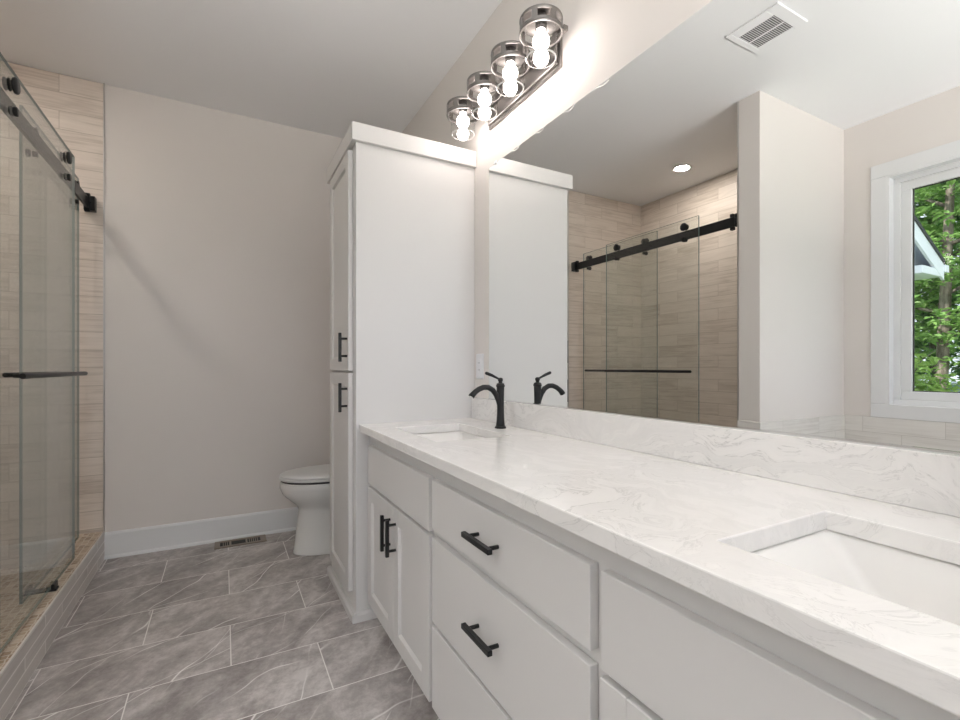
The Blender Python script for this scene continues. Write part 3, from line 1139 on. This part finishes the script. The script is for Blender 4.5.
bm = B()
loft(bm, [egg(0.360, 0.95, 0.128, 0.0), egg(0.358, 0.95, 0.130, 0.006), egg(0.366, 0.95, 0.126, 0.03), egg(0.376, 0.95, 0.120, 0.12), egg(0.386, 0.95, 0.117, 0.20), egg(0.392, 0.95, 0.118, 0.255),
          egg(0.383, 0.945, 0.128, 0.280), egg(0.352, 0.94, 0.147, 0.308), egg(0.322, 0.94, 0.164, 0.335), egg(0.302, 0.94, 0.174, 0.360), egg(0.294, 0.94, 0.178, 0.380), egg(0.290, 0.94, 0.180, 0.392),
          egg(0.288, 0.94, 0.181, 0.396), egg(0.288, 0.94, 0.181, 0.424), egg(0.293, 0.94, 0.177, 0.430)])
obj('bowl', bm, M['porcelain'], t)
bm = B()
loft(bm, [egg(0.296, 0.84, 0.172, 0.4295), egg(0.296, 0.84, 0.172, 0.4420)])
obj('under_seat_shade', bm, M['gap'], t)  # dark sheet standing in for the shade under the seat
bm = B()
loft(bm, [egg(0.290, 0.84, 0.178, 0.4415), egg(0.286, 0.84, 0.182, 0.4440), egg(0.286, 0.84, 0.182, 0.4540), egg(0.290, 0.84, 0.178, 0.4565)])
obj('seat', bm, M['seat'], t)
bm = B()
loft(bm, [egg(0.291, 0.84, 0.177, 0.4580), egg(0.287, 0.84, 0.181, 0.4605), egg(0.288, 0.84, 0.180, 0.4680), egg(0.298, 0.835, 0.170, 0.4755), egg(0.340, 0.81, 0.135, 0.4810), egg(0.45, 0.75, 0.06, 0.4830)])
obj('lid', bm, M['seat'], t)
bm = B()
loft(bm, [egg(0.294, 0.84, 0.174, 0.4562), egg(0.294, 0.84, 0.174, 0.4582)])
obj('hinge_gap', bm, M['kick'], t)
bm = B()
box(bm, 0.885, 1.075, TC - 0.205, TC + 0.205, 0.425, 0.775, 0.022, 4)
obj('tank', bm, M['porcelain'], t)
bm = B()
box(bm, 0.875, 1.080, TC - 0.215, TC + 0.215, 0.775, 0.812, 0.010, 3)
obj('tank_lid', bm, M['porcelain'], t)
bm = B()
tube(bm, [(0.886, TC - 0.15, 0.72), (0.872, TC - 0.15, 0.72)], 0.010, 16)
tube(bm, [(0.870, TC - 0.155, 0.72), (0.867, TC - 0.07, 0.712)], [0.006, 0.008], 12)
obj('flush_lever', bm, M['chrome'], t)

# ================================================================== VENTS AND CEILING LIGHT
t = thing('floor_register', 'tan metal floor vent beside the baseboard near the toilet', 'vent', (0.095, 3.332, 0))
VX0, VX1, VY0, VY1 = -0.050, 0.240, 3.270, 3.393
bm = B()
ring_box_pts = None
for (a, b, c, d) in ((VX0, VX1, VY0, VY0 + 0.024), (VX0, VX1, VY1 - 0.024, VY1), (VX0, VX0 + 0.030, VY0 + 0.024, VY1 - 0.024), (VX1 - 0.034, VX1, VY0 + 0.024, VY1 - 0.024),
                     (0.034, 0.042, VY0 + 0.024, VY1 - 0.024), (0.122, 0.132, VY0 + 0.024, VY1 - 0.024)):
    box(bm, a, b, c, d, 0.0005, 0.006, 0.001, 1)
obj('frame', bm, M['register'], t)
bm = B()
box(bm, VX0 + 0.02, VX1 - 0.03, VY0 + 0.02, VY1 - 0.02, 0.0002, 0.0016)
obj('cavity', bm, M['slot'], t)
for x in [VX0 + 0.036 + 0.0115 * k for k in range(1, 5)] + [0.132 + 0.0115 * k for k in range(1, 6)]:
    bm = B()
    box(bm, x - 0.0018, x + 0.0018, VY0 + 0.022, VY1 - 0.022, 0.001, 0.0052)
    obj('louvre', bm, M['register'], t)

t = thing('exhaust_fan', 'square white exhaust fan grille on the ceiling', 'exhaust fan', (-0.12, 1.338, ZC))
bm = B()
for (a, b, c, d) in ((-0.240, 0.0, 1.211, 1.266), (-0.240, 0.0, 1.436, 1.466), (-0.240, -0.219, 1.266, 1.436), (-0.060, 0.0, 1.266, 1.436)):
    box(bm, a, b, c, d, ZC - 0.008, ZC - 0.0005, 0.003, 1)
obj('cover', bm, M['ceiling'], t)
bm = B()
box(bm, -0.228, -0.05, 1.256, 1.446, ZC - 0.003, ZC - 0.0008)
obj('cavity', bm, M['vent_dark'], t)
for k in range(17):
    y = 1.271 + k * 0.01
    bm = B()
    prism(bm, [(y - 0.0028, ZC - 0.0075), (y + 0.0012, ZC - 0.0028), (y + 0.0026, ZC - 0.0028), (y - 0.0008, ZC - 0.0080)], 'X', -0.2195, -0.0595)
    obj('slat', bm, M['ceiling'], t)
bm = B()
box(bm, -0.145, -0.137, 1.265, 1.437, ZC - 0.0082, ZC - 0.0078)
obj('rib', bm, M['ceiling'], t)


def can_light(label, x, y):
    t = thing('recessed_light', label, 'ceiling light', (x, y, ZC), None)
    bm = B()
    lathe(bm, [(0.056, -0.0005), (0.078, -0.0005), (0.078, -0.003), (0.072, -0.006), (0.060, -0.007), (0.056, -0.004)], (x, y, ZC), 40, closed=True)
    obj('trim_ring', bm, M['trim'], t)
    bm = B()
    lathe(bm, [(0, -0.0045), (0.0565, -0.0045), (0.0565, -0.0008), (0, -0.0008)], (x, y, ZC), 40)
    obj('lens', bm, M['can'], t)
    return t


can_light('lit round recessed light in the ceiling above the shower', -1.124, 2.604)

# ================================================================== OUTDOORS
random.seed(7)
t = thing('house_wing', 'pale house gable with white eave beyond the window', 'house', (-4.2, 4.0, -0.3))
bm = B()
prism(bm, [(-5.75, -0.3), (-2.6, -0.3), (-2.6, 2.45), (-4.17, 3.3), (-5.75, 2.45)], 'Y', 2.86, 6.5)
obj('walls', bm, M['siding'], t)
EX, EZ, RX, RZ = -6.37, 2.47, -4.17, 3.57


def roofside(x0, z0, x1, z1, th, off, ya, yb, name, m):
    bm = B()
    prism(bm, [(x0, z0 + off), (x1, z1 + off), (x1, z1 + off + th), (x0, z0 + off + th)], 'Y', ya, yb)
    return obj(name, bm, M[m], t)


roofside(EX, EZ, RX, RZ, 0.05, 0.02, 2.585, 6.7, 'roof', 'shingle')
roofside(2 * RX - EX, EZ, RX, RZ, 0.05, 0.02, 2.585, 6.7, 'roof', 'shingle')
roofside(EX, EZ, RX, RZ, 0.21, -0.19, 2.60, 2.63, 'rake_board', 'housetrim')
roofside(2 * RX - EX, EZ, RX, RZ, 0.21, -0.19, 2.60, 2.63, 'rake_board', 'housetrim')
roofside(EX, EZ, RX, RZ, 0.03, -0.06, 2.63, 6.6, 'soffit', 'soffit')
bm = B()
box(bm, EX + 0.03, -5.70, 2.605, 6.6, 2.32, 2.42, 0.005, 1)
obj('eave_box', bm, M['housetrim'], t)
bm = B()
box(bm, EX - 0.11, EX + 0.01, 2.58, 6.7, 2.385, 2.485, 0.01, 2)
obj('gutter', bm, M['housetrim'], t)


def tree(label, x, y, h, crown_c, crown_r, nleaf, m, ls, group=None, lean=(0, 0), tr=0.07, name='tree'):
    t = thing(name, label, 'tree' if name == 'tree' else 'shrub', (x, y, -0.3), group)
    bm = B()
    pts = [(x + lean[0] * f, y + lean[1] * f, -0.3 + h * f) for f in (0, 0.15, 0.35, 0.6, 0.85, 1.0)]
    tube(bm, pts, [tr * 1.3, tr * 1.05, tr * 0.95, tr * 0.75, tr * 0.45, tr * 0.2], 10)
    for k in range(9):
        f = random.uniform(0.25, 0.9)
        a = random.uniform(0, 2 * PI)
        p = Vector((x + lean[0] * f, y + lean[1] * f, -0.3 + h * f))
        q = p + Vector((math.cos(a) * crown_r[0] * 0.7, math.sin(a) * crown_r[1] * 0.7, random.uniform(0.1, 0.6)))
        tube(bm, [p, (p + q) / 2 + Vector((0, 0, 0.1)), q], [tr * 0.4, tr * 0.26, tr * 0.1], 6)
    obj('trunk', bm, M['bark'], t)
    bm = B()
    # leaves gathered in flat sprays inside the crown
    nsp = max(20, nleaf // 26)
    for s in range(nsp):
        while True:
            d = Vector((random.uniform(-1, 1), random.uniform(-1, 1), random.uniform(-1, 1)))
            if 0.25 < d.length < 1:
                break
        c = Vector((x + crown_c[0] + d.x * crown_r[0], y + crown_c[1] + d.y * crown_r[1], crown_c[2] + d.z * crown_r[2]))
        out = Vector((d.x, d.y, 0)).normalized() if Vector((d.x, d.y, 0)).length > 0.01 else Vector((1, 0, 0))
        side = Vector((-out.y, out.x, 0))
        for k in range(26):
            p = c + out * random.uniform(-0.28, 0.28) + side * random.uniform(-0.28, 0.28) + Vector((0, 0, random.uniform(-0.07, 0.07)))
            nrm = Vector((random.uniform(-0.7, 0.7), random.uniform(-0.7, 0.7), 1)).normalized()
            u = nrm.cross(Vector((random.uniform(-1, 1), random.uniform(-1, 1), 0.1))).normalized()
            v = nrm.cross(u)
            l = ls * random.uniform(0.7, 1.3)
            wv = l * 0.48
            vs = [bm.verts.new(p + u * a + v * b + nrm * cc) for a, b, cc in ((-l, 0, 0), (-l * 0.2, -wv, 0.015), (l, 0, -0.02), (-l * 0.2, wv, 0.015))]
            bm.faces.new(vs)
    obj('foliage', bm, M[m], t, recalc=False)
    return t


tree('tree with a grey trunk in the middle of the window view', -9.8, 3.72, 7.0, (0, 0, 3.75), (1.2, 2.4, 3.1), 15000, 'leaf_b', 0.072, lean=(0.2, -0.3), tr=0.095)
tree('bright leafy low shrub at the foot of the window view', -7.3, 3.30, 1.5, (0, 0.0, 0.45), (0.36, 0.45, 0.85), 1300, 'leaf_a', 0.065, tr=0.025, name='shrub')
tree('dark dense tree behind the grey trunk in the window', -13.4, 4.9, 8.0, (0, 0, 4.2), (1.5, 2.6, 3.7), 22000, 'leaf_c', 0.12, tr=0.12)
tree('dark tree seen past the right edge of the window view', -13.4, -1.0, 8.0, (0, 0, 4.0), (1.5, 2.4, 4.0), 7000, 'leaf_b', 0.13, tr=0.12)
tree('dark tree standing past the white house eave', -13.4, 10.8, 8.0, (0, 0, 4.0), (1.5, 2.5, 4.0), 6000, 'leaf_c', 0.14, tr=0.12)
t = thing('garden_box', 'pale blue-grey box low behind the trees outside the window', 'box', (-16.6, 4.9, -0.3))
bm = B()
box(bm, -17.2, -16.0, 4.1, 5.62, -0.3, 0.60, 0.02, 2)
obj('body', bm, M['box'], t)
bm = B()
box(bm, -17.24, -15.96, 4.06, 5.66, 0.60, 0.67, 0.01, 2)
obj('lid', bm, M['siding'], t)
